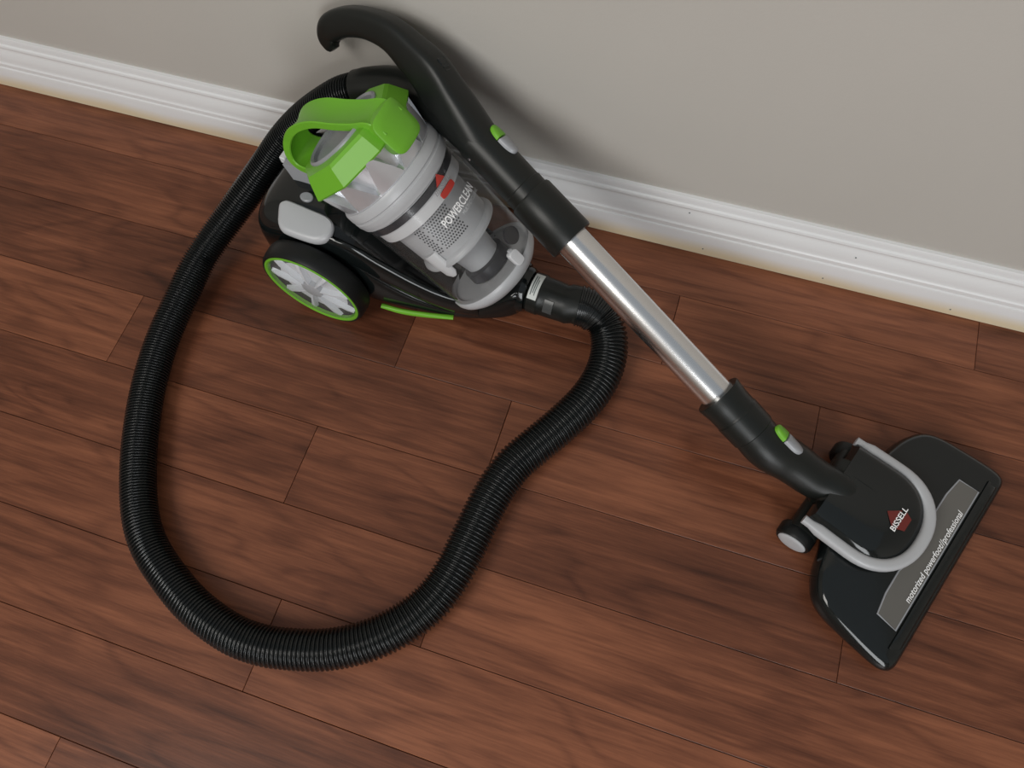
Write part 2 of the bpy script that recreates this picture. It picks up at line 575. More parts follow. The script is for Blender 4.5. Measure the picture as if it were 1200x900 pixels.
# wheels
def wheel(sgn):
    c = (0, sgn * 0.087, 0.0708)
    out = (0, sgn, 0)
    V = (1, 0, 0)
    W_ = (0, 0, 1)
    tyre = MB().lathe([(0.0, 0.050), (0.0, 0.064), (0.003, 0.0690), (0.008, 0.0708), (0.019, 0.0708), (0.025, 0.0700),
                       (0.0285, 0.0680), (0.0285, 0.0655), (0.022, 0.064), (0.021, 0.03)], c, out, V, W_, 64, (True, True)).build('wheel', M_RUBBER, can)
    MB().lathe([(0.0235, 0.0605), (0.0285, 0.0612), (0.0297, 0.063), (0.0292, 0.0652), (0.0270, 0.0662), (0.023, 0.066)], c, out, V, W_, 64,
               (False, False)).build('rim_ring', M_GREEN, tyre)
    MB().lathe([(0.0215, 0.0), (0.0215, 0.0612)], c, out, V, W_, 48, (False, False)).build('backing_disc', M_WHITEP, tyre)
    MB().lathe([(0.0262, 0.061), (0.0290, 0.058), (0.0305, 0.035), (0.0310, 0.012), (0.0311, 0.0005)], c, out, V, W_, 64, (False, True)).build('cover_disc', M_WHEEL, tyre)
    MB().lathe([(0.0215, 0.015), (0.0280, 0.0145), (0.0290, 0.012), (0.0290, 0.001)], c, out, V, W_, 32, (True, True)).build('hub', M_LGREY, tyre)
    for k in range(9):
        a = 2 * math.pi * (k + 0.35) / 9
        d = Vector((math.cos(a), 0, math.sin(a)))
        t_ = Vector((-math.sin(a), 0, math.cos(a)))
        m = MB()
        rr = []
        for r_, h, wd in ((0.013, 0.0285, 0.0016), (0.030, 0.0290, 0.0028), (0.050, 0.0275, 0.0042), (0.0590, 0.0255, 0.0046)):
            o_ = Vector(c) + d * r_
            ov = Vector(out)
            rr.append([o_ - t_ * wd + ov * 0.0216, o_ - t_ * wd * 0.55 + ov * h, o_ + t_ * wd * 0.55 + ov * h, o_ + t_ * wd + ov * 0.0216])
        m.grid(rr, True, (True, True)).build('spoke', M_SPOKE, tyre, smooth=0)


wheel(-1)
wheel(1)

# rear pedal, small oval button
ped = [(-0.0440, -0.0700), (-0.0465, -0.0612), (-0.0430, -0.0558), (-0.0360, -0.0532), (-0.0100, -0.0532), (0.0130, -0.0535), (0.0245, -0.0580), (0.0280, -0.0660),
       (0.0270, -0.0770), (0.0180, -0.0850), (0.0050, -0.0885), (-0.0200, -0.0900), (-0.0300, -0.0890), (-0.0380, -0.0830)]
def smooth_loop(pts, per=4):
    n_ = len(pts)
    P = [Vector((p[0], p[1], 0)) for p in pts]
    out = []
    for i in range(n_):
        p0, p1, p2, p3 = P[i - 1], P[i], P[(i + 1) % n_], P[(i + 2) % n_]
        for k in range(per):
            t = k / per
            out.append(0.5 * ((2 * p1) + (p2 - p0) * t + (2 * p0 - 5 * p1 + 4 * p2 - p3) * t * t + (3 * p1 - p0 - 3 * p2 + p3) * t ** 3))
    return [(p.x, p.y) for p in out]
def inset(pts, d):
    """move loop inward (counter-clockwise or not) by d along averaged normals"""
    n_ = len(pts)
    ar = sum(pts[i][0] * pts[(i + 1) % n_][1] - pts[(i + 1) % n_][0] * pts[i][1] for i in range(n_))
    sg = 1 if ar > 0 else -1
    out = []
    for i in range(n_):
        a, c = Vector(pts[i - 1]), Vector(pts[(i + 1) % n_])
        t = (c - a)
        if t.length < 1e-9:
            out.append(pts[i]); continue
        t.normalize()
        nrm = Vector((-t.y, t.x)) * sg
        out.append((pts[i][0] + nrm.x * d, pts[i][1] + nrm.y * d))
    return out
def slab(outline, zf, lay, name, material, parent, smooth=35, post=None):
    """lay: list of (dz, inset); zf(x,y) gives reference height"""
    rings = []
    for dz, ins in lay:
        o_ = inset(outline, ins)
        rings.append([(x, y, zf(x, y) + dz) if post is None else post(x, y, zf(x, y) + dz) for x, y in o_])
    return MB().layers(rings).build(name, material, parent, smooth=smooth)


pz = lambda x, y: 0.152 + 0.25 * (y + 0.07) - 0.08 * x
slab(smooth_loop(ped, 3), pz, [(-0.0075, 0.002), (-0.002, 0.0), (0.002, 0.0006), (0.004, 0.0025), (0.0046, 0.006)], 'pedal', M_LGREY, can)
ov = [(-0.0215 + 0.0085 * math.cos(t), -0.0395 + 0.0065 * math.sin(t)) for t in [2 * math.pi * k / 24 for k in range(24)]]
slab(ov, lambda x, y: 0.158, [(-0.006, 0), (0.001, 0), (0.0018, 0.001)], 'rear_button', M_MGREY, can)

# dust cup on its tilted axis
CB = Vector((0.201, 0, 0.080))
CU = Vector((-0.682, 0, 0.731)).normalized()
CV = Vector((CU.z, 0, -CU.x))
CW = Vector((0, 1, 0))
def cp(s, r, phi):
    return CB + CU * s + CV * (r * math.cos(phi)) + CW * (r * math.sin(phi))
def clathe(prof, n=64, caps=(False, False)):
    return MB().lathe(prof, CB, CU, CV, CW, n, caps)
cup = clathe([(0.004, 0.0635), (0.040, 0.0645), (0.100, 0.0662), (0.160, 0.0675)]).build('dust_cup', M_CLEAR, can)
clathe([(-0.016, 0.020), (-0.0155, 0.046), (-0.012, 0.057), (-0.005, 0.0635), (0.000, 0.0655), (0.0055, 0.0655), (0.0070, 0.0645), (0.0070, 0.059), (0.003, 0.058), (0.002, 0.02)],
       64, (True, True)).build('bottom_lid', M_LGREY, cup)
clathe([(0.152, 0.066), (0.1535, 0.0690), (0.158, 0.0700), (0.160, 0.0708), (0.1655, 0.0710), (0.1665, 0.0700), (0.1685, 0.0700), (0.170, 0.0712), (0.178, 0.0708), (0.181, 0.0690), (0.182, 0.060)]).build('collar', M_LGREY, cup)
clathe([(0.1415, 0.0630), (0.1415, 0.0652), (0.1495, 0.0655), (0.1495, 0.063)]).build('seal_band', M_DARK, cup)
clathe([(0.150, 0.0600), (0.150, 0.0640), (0.153, 0.0645), (0.160, 0.0640)]).build('upper_ring', M_WHITEP, cup)
clathe([(0.141, 0.060), (0.141, 0.0632), (0.126, 0.0620), (0.124, 0.0580), (0.1235, 0.0515)]).build('filter_ring', M_WHITEP, cup)
clathe([(0.1240, 0.0520), (0.0700, 0.0500), (0.0675, 0.0540), (0.0640, 0.0555), (0.0610, 0.0550), (0.0600, 0.0520), (0.0640, 0.0460), (0.0660, 0.0300)]).build('filter_cone', M_LGREY, cup)
clathe([(0.0660, 0.0300), (0.0500, 0.0275), (0.0200, 0.0240), (0.0050, 0.0230)]).build('inner_tube', M_LGREY, cup)
clathe([(0.0048, 0.031), (0.0180, 0.030), (0.0200, 0.0245)]).build('tube_foot', M_DARK, cup)
# perforated grille (tiny holes, too small to pick apart)
gm = MB()
for i in range(12):
    for j in range(15):
        s_ = 0.0810 + i * 0.0037
        ph = rad(-69 + j * 3.9 + (1.95 if i % 2 else 0))
        if ph > rad(-14) or (rad(-54.5) > ph > rad(-58.5)):
            continue
        rr_ = 0.0500 + (s_ - 0.07) / 0.054 * 0.002 + 0.0003
        cc = cp(s_, rr_, ph)
        nv = (CV * math.cos(ph) + CW * math.sin(ph))
        tv = CU.cross(nv)
        k0 = len(gm.v)
        for k in range(6):
            a = math.pi / 3 * k
            gm.v.append(tuple(cc + CU * (0.00115 * math.cos(a)) + tv * (0.00115 * math.sin(a))))
        gm.f.append(tuple(range(k0, k0 + 6)))
gr = gm.build('grille_holes', M_DARK, cup, smooth=0)
gr['kind'] = 'stuff'
# small translucent side vane inside
vane = MB()
vane.sweep([cp(0.085, 0.050, rad(-82)), cp(0.070, 0.051, rad(-80)), cp(0.052, 0.052, rad(-78)), cp(0.046, 0.052, rad(-78))], [(0.011, 0.005), (0.011, 0.005), (0.009, 0.004), (0.004, 0.002)], up=tuple(CV * math.cos(rad(-80)) + CW * math.sin(rad(-80))), n=14).build('side_vane', M_WHITEP, cup)
# latch at the bottom edge and the round pivot inside
def patch(s0, s1, p0, p1, r0, r1, name, material, parent, round_ends=True, ns=8, nphi=8):
    """thick curved plate on the cup surface between r0 and r1, corners rounded"""
    loop = []
    cs, cph = (s0 + s1) / 2, (p0 + p1) / 2
    for k in range(40):
        t = 2 * math.pi * k / 40
        pw = 4.5 if round_ends else 12
        c, si = math.cos(t), math.sin(t)
        loop.append((cs + (s1 - s0) / 2 * math.copysign(abs(c) ** (2 / pw), c), cph + (p1 - p0) / 2 * math.copysign(abs(si) ** (2 / pw), si)))
    sc = lambda k: [(cs + (a - cs) * k, cph + (b_ - cph) * k) for a, b_ in loop]
    m = MB()
    rings = [[cp(a, r0, b_) for a, b_ in loop], [cp(a, r1 - 0.0008, b_) for a, b_ in loop], [cp(a, r1, b_) for a, b_ in sc(0.94)],
             [cp(a, r1, b_) for a, b_ in sc(0.6)], [cp(a, r1, b_) for a, b_ in sc(0.25)]]
    m.grid(rings, True, (False, True))
    return m.build(name, material, parent)


patch(0.004, 0.024, rad(-12), rad(-1), 0.060, 0.0685, 'latch', M_WHITEP, cup)
patch(0.022, 0.027, rad(-8), rad(-4), 0.062, 0.0670, 'latch_tip', M_LGREY, cup)
MB().lathe([(0, 0.004), (0, 0.011), (0.004, 0.011), (0.004, 0.007)], cp(0.030, 0.058, rad(14)), CV, CU, CW, 24, (True, True)).build('latch_pivot', M_DARK, cup)
# red emblem and lettering on the cup
RS = 0.0676
def on_cup(s_, ph, r_):
    return lambda x, y: cp(s_ + y, r_, ph + x / r_)
emb = MB()
emb.v = [tuple(cp(0.1475 + a, RS + 0.0006, rad(-4) + b_ / RS)) for a, b_ in ((0.0055, 0.0015), (-0.0045, -0.0095), (-0.0045, -0.002), (-0.0045, 0.0075))]
emb.f = [(0, 1, 2), (0, 2, 3)]
emb.build('emblem', M_RED, cup, smooth=0)
patch(0.1275, 0.1355, rad(-15), rad(6), 0.0668, RS + 0.0004, 'emblem_bar', M_RED, cup)
text_part('lettering', 'BISSELL', 0.029, 0.0052, on_cup(0.1368, rad(-18), RS + 0.0006), M_DPRINT, cup, shear=0.2, offset=0.01)
text_part('lettering', 'POWERCLEAN', 0.060, 0.0098, on_cup(0.1055, rad(-33), RS + 0.0004), M_WPRINT, cup, offset=0.015)
text_part('lettering', 'MULTI CYCLONIC', 0.038, 0.0042, on_cup(0.0990, rad(-12), RS + 0.0004), M_GPRINT, cup)

# silver crown with triangular pockets
NP_ = 11
rings = []
NS = 14
for i in range(NS + 1):
    t = i / NS
    s_ = 0.181 + 0.0375 * t
    r0 = 0.0672 + 0.0078 * t
    wdt = 0.08 + 0.74 * max(0.0, (t - 0.10) / 0.90)     # pocket widens toward the cap
    dep = 0.0095 * min(1, max(0, (t - 0.06) / 0.16))
    ring = []
    for k in range(NP_):
        c_ = 2 * math.pi * (k + 0.40) / NP_
        hs = math.pi / NP_
        for d, pr in ((-1, 0), (-(1 + wdt) / 2, 0), (-wdt, 0), (-wdt * 0.80, 1), (-wdt * 0.4, 1), (0, 1), (wdt * 0.4, 1), (wdt * 0.80, 1), (wdt, 0), ((1 + wdt) / 2, 0)):
            ring.append(cp(s_, r0 - dep * pr, c_ + d * hs))
    rings.append(ring)
crown = MB().grid(rings, True, (False, False)).build('crown', M_SILVER, can, smooth=25)
# faceted green cap ring
def ngon_lathe(prof, n, ph0, name, material, parent, caps=(False, True)):
    rings = []
    for s_, r_ in prof:
        ring = []
        for j in range(n):
            ph = ph0 + 2 * math.pi * j / n
            ring.append(cp(s_, r_, ph))
        rings.append(ring)
    return MB().grid(rings, True, caps).build(name, material, parent, smooth=12)


cap = ngon_lathe([(0.216, 0.0640), (0.2165, 0.0778), (0.2185, 0.0790), (0.2380, 0.0690), (0.2415, 0.0660), (0.2430, 0.0520), (0.2410, 0.0510), (0.236, 0.0500)], 9, rad(16), 'cap_ring', M_GREEN, can, (False, False))
clathe([(0.236, 0.0525), (0.2445, 0.0520), (0.2460, 0.0495), (0.2440, 0.0470), (0.2400, 0.0460)], 64, (False, True)).build('cap_disc', M_MGREY, cap)
# carry handle: strap in the symmetry plane
hp = spline([(0.222, 0.0745, 0), (0.232, 0.0715, 0), (0.2395, 0.064, 0), (0.2455, 0.044, 0), (0.256, 0.018, 0), (0.268, -0.006, 0), (0.2735, -0.030, 0), (0.273, -0.055, 0), (0.265, -0.080, 0), (0.252, -0.0955, 0),
             (0.240, -0.095, 0), (0.230, -0.082, 0), (0.222, -0.062, 0), (0.216, -0.050, 0)], 5)
hpath = [CB + CU * p.x + CV * p.y for p in hp]
nh = len(hpath)
m = MB()
rings = []
for i, p in enumerate(hpath):
    t = (hpath[min(i + 1, nh - 1)] - hpath[max(i - 1, 0)]).normalized()
    nn = CW.cross(t).normalized()
    f_ = i / (nh - 1)
    hwid = 0.0185 if f_ < 0.6 else 0.0185 + 0.010 * min(1, (f_ - 0.6) / 0.35)
    prof_ = [(-1, -0.0055), (-0.93, -0.0065), (-0.80, -0.0050), (0, -0.0030), (0.80, -0.0050), (0.93, -0.0065), (1, -0.0055),
             (1, 0.0025), (0.93, 0.0035), (0.80, 0.0020), (0, 0.0012), (-0.80, 0.0020), (-0.93, 0.0035), (-1, 0.0025)]
    rings.append([p + CW * (hwid * a) + nn * (-b_) for a, b_ in prof_])
m.grid(rings, True, (True, True))
m.build('carry_handle', M_GREEN, can, smooth=40)
patch(0.1955, 0.2420, rad(-17), rad(17), 0.062, 0.0815, 'handle_tab', M_GREEN, can)
# grey rear post below the handle with a small hook
post = MB()
post.layers([[(-0.050, -0.022, 0.152), (-0.014, -0.022, 0.152), (-0.014, 0.022, 0.152), (-0.050, 0.022, 0.152)],
             [(-0.056, -0.021, 0.170), (-0.018, -0.021, 0.178), (-0.018, 0.021, 0.178), (-0.056, 0.021, 0.170)],
             [(-0.060, -0.020, 0.178), (-0.022, -0.020, 0.192), (-0.022, 0.020, 0.192), (-0.060, 0.020, 0.178)]])
po = post.build('rear_post', M_MGREY, can)
MB().box((-0.064, -0.008, 0.176), (0.004, 0.006, 0.005), 0.0015).build('hook', M_WHITEP, po)

# inlet port on the canister nose
MB().lathe([(0, 0.026), (0.004, 0.030), (0.022, 0.030), (0.026, 0.0275), (0.026, 0.020)], (0.226, 0, 0.052), (1, 0, 0), (0, 1, 0), (0, 0, 1), 40, (True, True)).build('inlet_port', M_BLACK, can)


# ------------------------------------------------------------------ wand with handle
Q = Vector((0.13506, -0.27308, 0.0900))
P_ = Vector((-0.24250, -0.0860, 0.23723))
WD = (P_ - Q).normalized()
WN = Vector((0.4607, 0.2624, 0.8479)).normalized()
WM = WD.cross(WN).normalized()
wand = thing('vacuum_wand', tuple(Q), 0, 'silver aluminium vacuum wand with black curved handle leaning on wall', 'vacuum wand')
def wl(prof, n=40, caps=(True, True)):
    return MB().lathe(prof, Q, WD, WN, WM, n, caps)
tube = wl([(0.045, 0.0192), (0.31, 0.0192)], 64, (False, False)).build('tube', M_ALU, wand, Q)
wl([(0.002, 0.0235), (0.004, 0.0258), (0.030, 0.0262), (0.0310, 0.0255), (0.034, 0.0255), (0.046, 0.0258), (0.0595, 0.0275), (0.0612, 0.0270), (0.0612, 0.0190)], 48).build('lower_cuff', M_SATIN, wand, Q)
wl([(0.2955, 0.0190), (0.2955, 0.0262), (0.2975, 0.0272), (0.3600, 0.0266), (0.3625, 0.0255), (0.3625, 0.020)], 48).build('upper_cuff', M_SATIN, wand, Q)
sock = wl([(0.3625, 0.020), (0.3625, 0.0236), (0.3740, 0.0240), (0.3750, 0.0232), (0.4250, 0.0236), (0.4480, 0.0240), (0.4480, 0.0225)], 48).build('socket', M_SATIN, wand, Q)
# handle: swept in the plane of WD and WN
hc = [((-0.2378, -0.0883, 0.2354), 0.0236, 0), ((-0.2660, -0.0709, 0.2537), 0.0242, 0.001), ((-0.2869, -0.0574, 0.2684), 0.0240, 0.003), ((-0.3063, -0.0447, 0.2824), 0.0225, 0.003),
      ((-0.3289, -0.0340, 0.2903), 0.0200, 0.002), ((-0.3571, -0.0221, 0.2969), 0.0172, 0), ((-0.3882, -0.0128, 0.2962), 0.0158, 0), ((-0.4180, -0.0075, 0.2880), 0.0158, 0),
      ((-0.4390, -0.0062, 0.2755), 0.0158, 0), ((-0.4470, -0.0088, 0.2640), 0.0138, 0), ((-0.4448, -0.0135, 0.2560), 0.0105, 0), ((-0.4410, -0.0165, 0.2515), 0.0060, 0)]
pp = spline([Vector(h[0]) - WN * h[2] for h in hc], 6)
rr = [v.x for v in spline([Vector((h[1], 0, 0)) for h in hc], 6)]
handle = MB().sweep(pp, [(r_, r_ * (1 - 0.2 * min(1, i / 14))) for i, r_ in enumerate(rr)], up=tuple(WM), n=40, p=[2.0 + 1.7 * min(1, i / 14) for i in range(len(rr))]).build('handle', M_SATIN, wand, Q, smooth=50)
# hose inlet branch underneath the handle
br = spline([(-0.2560, -0.0840, 0.2330), (-0.2750, -0.0700, 0.2420), (-0.2960, -0.0570, 0.2480), (-0.3172, -0.0456, 0.2430)], 6)
MB().sweep(br, [(0.016 + 0.008 * min(1, i / 8), 0.016 + 0.008 * min(1, i / 8)) for i in range(len(br))], n=28).build('hose_inlet', M_SATIN, wand, Q)
# release button: green half and grey half along the socket / neck
def pill(o, d, n_, r0, l, w_, h, name_parent, origin, split=0.42):
    """two-part button lying on a tube of radius r0: o centre on tube axis, d along, n_ outward"""
    d = Vector(d).normalized(); n_ = Vector(n_); n_ = (n_ - d * n_.dot(d)).normalized()
    s_ = d.cross(n_)
    loop = []
    for k in range(48):
        t = 2 * math.pi * k / 48
        c, si = math.cos(t), math.sin(t)
        c = math.copysign(abs(c) ** (2 / 2.6), c); si = math.copysign(abs(si) ** (2 / 2.6), si)
        loop.append((l * c, w_ * si))
    cut = l * (1 - 2 * split)
    parts = (('release_button', M_GREEN, [(max(x, cut + 0.0006), y) for x, y in loop]), ('button_tab', M_MGREY, [(min(x, cut - 0.0006), y) for x, y in loop]))
    for nm, mt, lp in parts:
        out = []
        for x, y in lp:
            if not out or (abs(out[-1][0] - x) + abs(out[-1][1] - y)) > 1e-5:
                out.append((x, y))
        cx = sum(x for x, y in out) / len(out)
        rings = []
        for hh, k in ((-0.004, 1.0), (h * 0.6, 1.0), (h * 0.9, 0.93), (h, 0.80), (h * 1.05, 0.3)):
            ring = []
            for x, y in out:
                X, Y = cx + (x - cx) * k, y * k
                zz = math.sqrt(max(1e-8, r0 * r0 - y * y)) if k > 0.9 else math.sqrt(max(1e-8, r0 * r0 - Y * Y))
                ring.append(Vector(o) + d * X + s_ * Y + n_ * (zz + hh))
            rings.append(ring)
        MB().layers(rings).build(nm, mt, name_parent, origin)


CAMV = Vector((0.30, -0.55, 0.70)).normalized()
bn = (WN * 0.95 + WM * 0.14).normalized()
pill(Q + WD * 0.424, WD, bn, 0.0236, 0.0195, 0.0082, 0.0045, wand, Q)
def screw(p, nrm, r_=0.0022):
    nrm = Vector(nrm).normalized()
    a = nrm.orthogonal().normalized()
    MB().lathe([(-0.002, r_), (0.0003, r_), (0.0006, r_ * 0.6)], p, nrm, a, nrm.cross(a), 12).build('screw', M_STEEL, wand, Q)


screw(pp[13] + WN * 0.0232 - WM * 0.004, WN)
screw(pp[22] + WN * 0.0200 - WM * 0.004, WN)
screw(Q + WD * 0.436 - WM * 0.0225 - WN * 0.008, -WM - WN * 0.3, 0.0018)
screw(Q + WD * 0.443 - WM * 0.0180 + WN * 0.014, WN - WM, 0.0018)
sl = pp[15] + WN * 0.0224
tl = (pp[16] - pp[14]).normalized()
MB().box(sl, (0.011, 0.0055, 0.0014), 0.0012, (tl, WM, WN)).build('slider', M_BLACK, wand, Q)
for k_ in (-0.004, 0.0, 0.004):
    MB().box(sl + tl * k_ + WN * 0.0014, (0.0008, 0.0045, 0.0006), 0.0003, (tl, WM, WN)).build('grip_rib', M_BLACK, wand, Q)
# ------------------------------------------------------------------ hose
hose_pts = [(-0.3172, -0.0456, 0.2430), (-0.3471, -0.0325, 0.2320), (-0.3762, -0.0264, 0.2220), (-0.4055, -0.0271, 0.2120), (-0.4232, -0.0291, 0.2050),
            (-0.4471, -0.0336, 0.1930), (-0.4886, -0.0471, 0.1630), (-0.5240, -0.0654, 0.1300), (-0.5548, -0.0991, 0.0950), (-0.5873, -0.1549, 0.0620),
            (-0.6111, -0.2176, 0.0400), (-0.6158, -0.2813, 0.0290), (-0.6131, -0.3443, 0.0240), (-0.6006, -0.4035, 0.0225), (-0.5814, -0.4585, 0.0225),
            (-0.5579, -0.5094, 0.0225), (-0.5295, -0.5561, 0.0225), (-0.5010, -0.5867, 0.0225), (-0.4638, -0.6111, 0.0225), (-0.4160, -0.6340, 0.0225),
            (-0.3658, -0.6471, 0.0225), (-0.3298, -0.6488, 0.0225), (-0.2973, -0.6440, 0.0225), (-0.2507, -0.6300, 0.0225), (-0.2097, -0.6065, 0.0228),
            (-0.1771, -0.5751, 0.0230), (-0.1560, -0.5412, 0.0230), (-0.1453, -0.5051, 0.0235), (-0.1404, -0.4689, 0.0235), (-0.1330, -0.4134, 0.0238),
            (-0.1206, -0.3705, 0.0240), (-0.1019, -0.3378, 0.0240), (-0.0801, -0.3026, 0.0242), (-0.0592, -0.2622, 0.0245), (-0.0490, -0.2246, 0.0260),
            (-0.0499, -0.1899, 0.0300), (-0.0620, -0.1638, 0.0380), (-0.0849, -0.1520, 0.0480), (-0.1142, -0.1521, 0.0520)]
hose = thing('vacuum_hose', (-0.3298, -0.6488, 0.0), 0, 'long black ribbed flexible hose looping over the wooden floor', 'vacuum hose')
HO_ = Vector((-0.3298, -0.6488, 0.0))
dense = spline(hose_pts, 60)
cum = [0.0]
for a, b_ in zip(dense[:-1], dense[1:]):
    cum.append(cum[-1] + (b_ - a).length)
TOT = cum[-1]
def hose_at(s_):
    import bisect
    i = min(max(bisect.bisect_right(cum, s_) - 1, 0), len(dense) - 2)
    t = (s_ - cum[i]) / max(1e-9, cum[i + 1] - cum[i])
    return dense[i].lerp(dense[i + 1], t)
S0 = cum[4 * 60] - 0.004          # ribbed part starts after the handle cuff
S1 = TOT - 0.030
rings = []
prev = Vector((0, 0, 1))
s_ = S0
phase = 0.0
SEG = 24
SUB = 8
while s_ < S1:
    f_ = (s_ - S0) / (S1 - S0)
    pitch = 0.0037 + 0.0012 * min(1, max(0, (f_ - 0.42) / 0.2))
    R_ = 0.0212 + 0.0026 * min(1, max(0, (f_ - 0.50) / 0.2))
    p = hose_at(s_)
    t = (hose_at(min(s_ + 0.002, TOT)) - hose_at(max(s_ - 0.002, 0))).normalized()
    sd = (prev - t * prev.dot(t)).normalized()
    prev = sd
    nn = sd.cross(t)
    ring = []
    for j in range(SEG):
        th = 2 * math.pi * j / SEG
        w_ = math.cos(phase)
        w_ = math.copysign(abs(w_) ** 0.7, w_)
        r_ = R_ - 0.0016 + 0.0016 * w_
        ring.append(p + nn * (r_ * math.cos(th)) + sd * (r_ * math.sin(th)))
    rings.append(ring)
    s_ += pitch / SUB
    phase += 2 * math.pi / SUB
MB().grid(rings, True, (True, True)).build('ribbed_tube', M_HOSE, hose, HO_, smooth=80)
# smooth cuff into the handle
cpath = [hose_at(S0 - 0.002 + (0 - S0 + 0.004) * k / 16) for k in range(17)][::-1]
MB().sweep(cpath, [0.0222 + 0.0012 * (i / 16) if 0 < i < 15 else (0.0205 if i == 0 else 0.0226) for i in range(17)], n=32).build('handle_cuff', M_SATIN, hose, HO_)
# connector into the canister port
can_m = Matrix.Translation(can.location) @ Matrix.Rotation(rad(-6), 4, 'Z')
c0 = can_m @ Vector((0.2525, 0, 0.052))
cx = (can_m.to_3x3() @ Vector((1, 0, 0))).normalized()
cpt = [c0, c0 + cx * 0.004, c0 + cx * 0.020, c0 + cx * 0.038, Vector((-0.1050, -0.1520, 0.0515))]
con = MB().sweep([c0, c0 + cx * 0.003, c0 + cx * 0.016, c0 + cx * 0.018, c0 + cx * 0.034, c0 + cx * 0.050], [0.024, 0.0262, 0.0264, 0.0250, 0.0246, 0.0236], n=36).build('port_connector', M_SATIN, hose, HO_)
# strain-relief rings
sr = []
for k in range(49):
    u_ = k / 48
    ss = TOT - 0.012 - 0.030 * u_
    sr.append((hose_at(ss), 0.0250 - 0.0003 * k / 48 + (0.0014 if (k % 8) in (1, 2, 3, 4) else 0)))
MB().sweep([a for a, b_ in sr], [b_ for a, b_ in sr], n=32).build('strain_relief', M_HOSE, hose, HO_, smooth=30)
MB().sweep([c0 + cx * 0.040, c0 + cx * 0.050, hose_at(TOT - 0.004), hose_at(TOT - 0.010), hose_at(TOT - 0.016)], [0.0236, 0.0245, 0.0247, 0.0247, 0.0242], n=32).build('neck_sleeve', M_SATIN, hose, HO_)
# paper sticker on connector
cy = Vector((0, 0, 1)).cross(cx).normalized()
def arc_patch(o, r_, x0, x1, a0, a1, name, material, parent, origin, th=0.0004):
    m = MB()
    rings = []
    for i in range(7):
        a = a0 + (a1 - a0) * i / 6
        nv = Vector((0, 0, 1)) * math.cos(a) - cy * math.sin(a)
        rings.append([o + cx * x0 + nv * (r_ - 0.001), o + cx * x0 + nv * (r_ + th), o + cx * x1 + nv * (r_ + th), o + cx * x1 + nv * (r_ - 0.001)])
    m.grid(rings, True, (True, True))
    return m.build(name, material, parent, origin, smooth=30)


stk = arc_patch(c0, 0.0264, 0.003, 0.0150, rad(-35), rad(48), 'sticker', M_STICK, con, HO_)
for x0, x1, a0, a1 in ((0.0055, 0.0068, -22, 36), (0.0082, 0.0092, -22, 30), (0.0105, 0.0115, -10, 36)):
    arc_patch(c0, 0.0266, x0, x1, rad(a0), rad(a1), 'print_line', M_INK, con, HO_)
arc_patch(c0, 0.0250, 0.026, 0.038, rad(35), rad(75), 'lock_button', M_CHAR, con, HO_, 0.0012)


# ------------------------------------------------------------------ power head
head = thing('vacuum_power_head', (0.381, -0.340, 0), rad(-21), 'black floor power head with grey curved trim and smoked front window', 'vacuum head')
def mirror(pts):
    return pts + [(x, -y) for x, y in reversed(pts)]
half = [(0.003, 0.050), (0.003, 0.110), (0.002, 0.128), (-0.004, 0.1360), (-0.018, 0.1385), (-0.060, 0.1345), (-0.086, 0.130), (-0.103, 0.121), (-0.114, 0.106), (-0.121, 0.089), (-0.126, 0.068), (-0.132, 0.050), (-0.134, 0.025)]
outline = smooth_loop(mirror(half), 3)
TOPZ = lambda x, y: 0.027 + 0.19 * max(0.0, min(0.118, -0.010 - x))
def dome(x, y, z):
    return (x, y, z)
lay_sh = []
rings = []
for k, ins in ((0.16, 0.006), (0.30, 0.001), (0.50, 0.0), (0.72, 0.0015), (0.90, 0.005), (0.98, 0.010), (1.0, 0.016)):
    o_ = inset(outline, ins)
    rings.append([(x, y, 0.004 + (TOPZ(x, y) - 0.004) * k) for x, y in o_])
rings.append([(x * 0.92 - 0.005, y * 0.80, TOPZ(x * 0.92 - 0.005, y) + 0.0008) for x, y in inset(outline, 0.016)])
rings.append([(x * 0.75 - 0.016, y * 0.4, TOPZ(x * 0.75 - 0.016, y) + 0.001) for x, y in inset(outline, 0.016)])
shell = MB().layers(rings).build('shell', M_BLACK, head, smooth=40)
# clear front visor strip
vis = []
for i in range(31):
    y = -0.117 + 0.234 * i / 30
    e = min(1, (0.117 - abs(y)) / 0.01 + 0.25)
    vis.append([(-0.0150, y, 0.0265), (-0.0150, y, 0.0300), (-0.0100, y, 0.0300 * e ** 0.1), (-0.0030, y, 0.0250), (0.0022, y, 0.0170), (0.0030, y, 0.0080), (-0.002, y, 0.008)])
MB().grid(vis, True, (True, True)).build('front_visor', M_BLACK, head, smooth=40)
# smoked window panel with raised rim
win = [(-0.0175, -0.097), (-0.0175, 0.097), (-0.0435, 0.095), (-0.0475, 0.070), (-0.0480, 0.040), (-0.0430, 0.022), (-0.0410, 0.0), (-0.0430, -0.022), (-0.0480, -0.040), (-0.0475, -0.070), (-0.0435, -0.095)]
winz = lambda x, y: TOPZ(x, y)
wo = slab(win, winz, [(-0.003, 0), (0.0014, 0.0), (0.0020, 0.0006), (0.0020, 0.0016), (0.0012, 0.0020)], 'window_rim', M_MGREY, head, smooth=20)
panel = slab(inset(win, 0.0016), winz, [(-0.002, 0), (0.0017, 0.0)], 'window_panel', M_WINDOW, head, smooth=20)
def on_head(x0, y0, zf, dz):
    return lambda a, b_: (x0 - b_, y0 + a, zf(x0 - b_, y0 + a) + dz)
text_part('lettering', 'motorized powerfoot//professional', 0.126, 0.0068, on_head(-0.0208, -0.063, winz, 0.0024), M_WPRINT, panel, shear=0.15, offset=0.012)

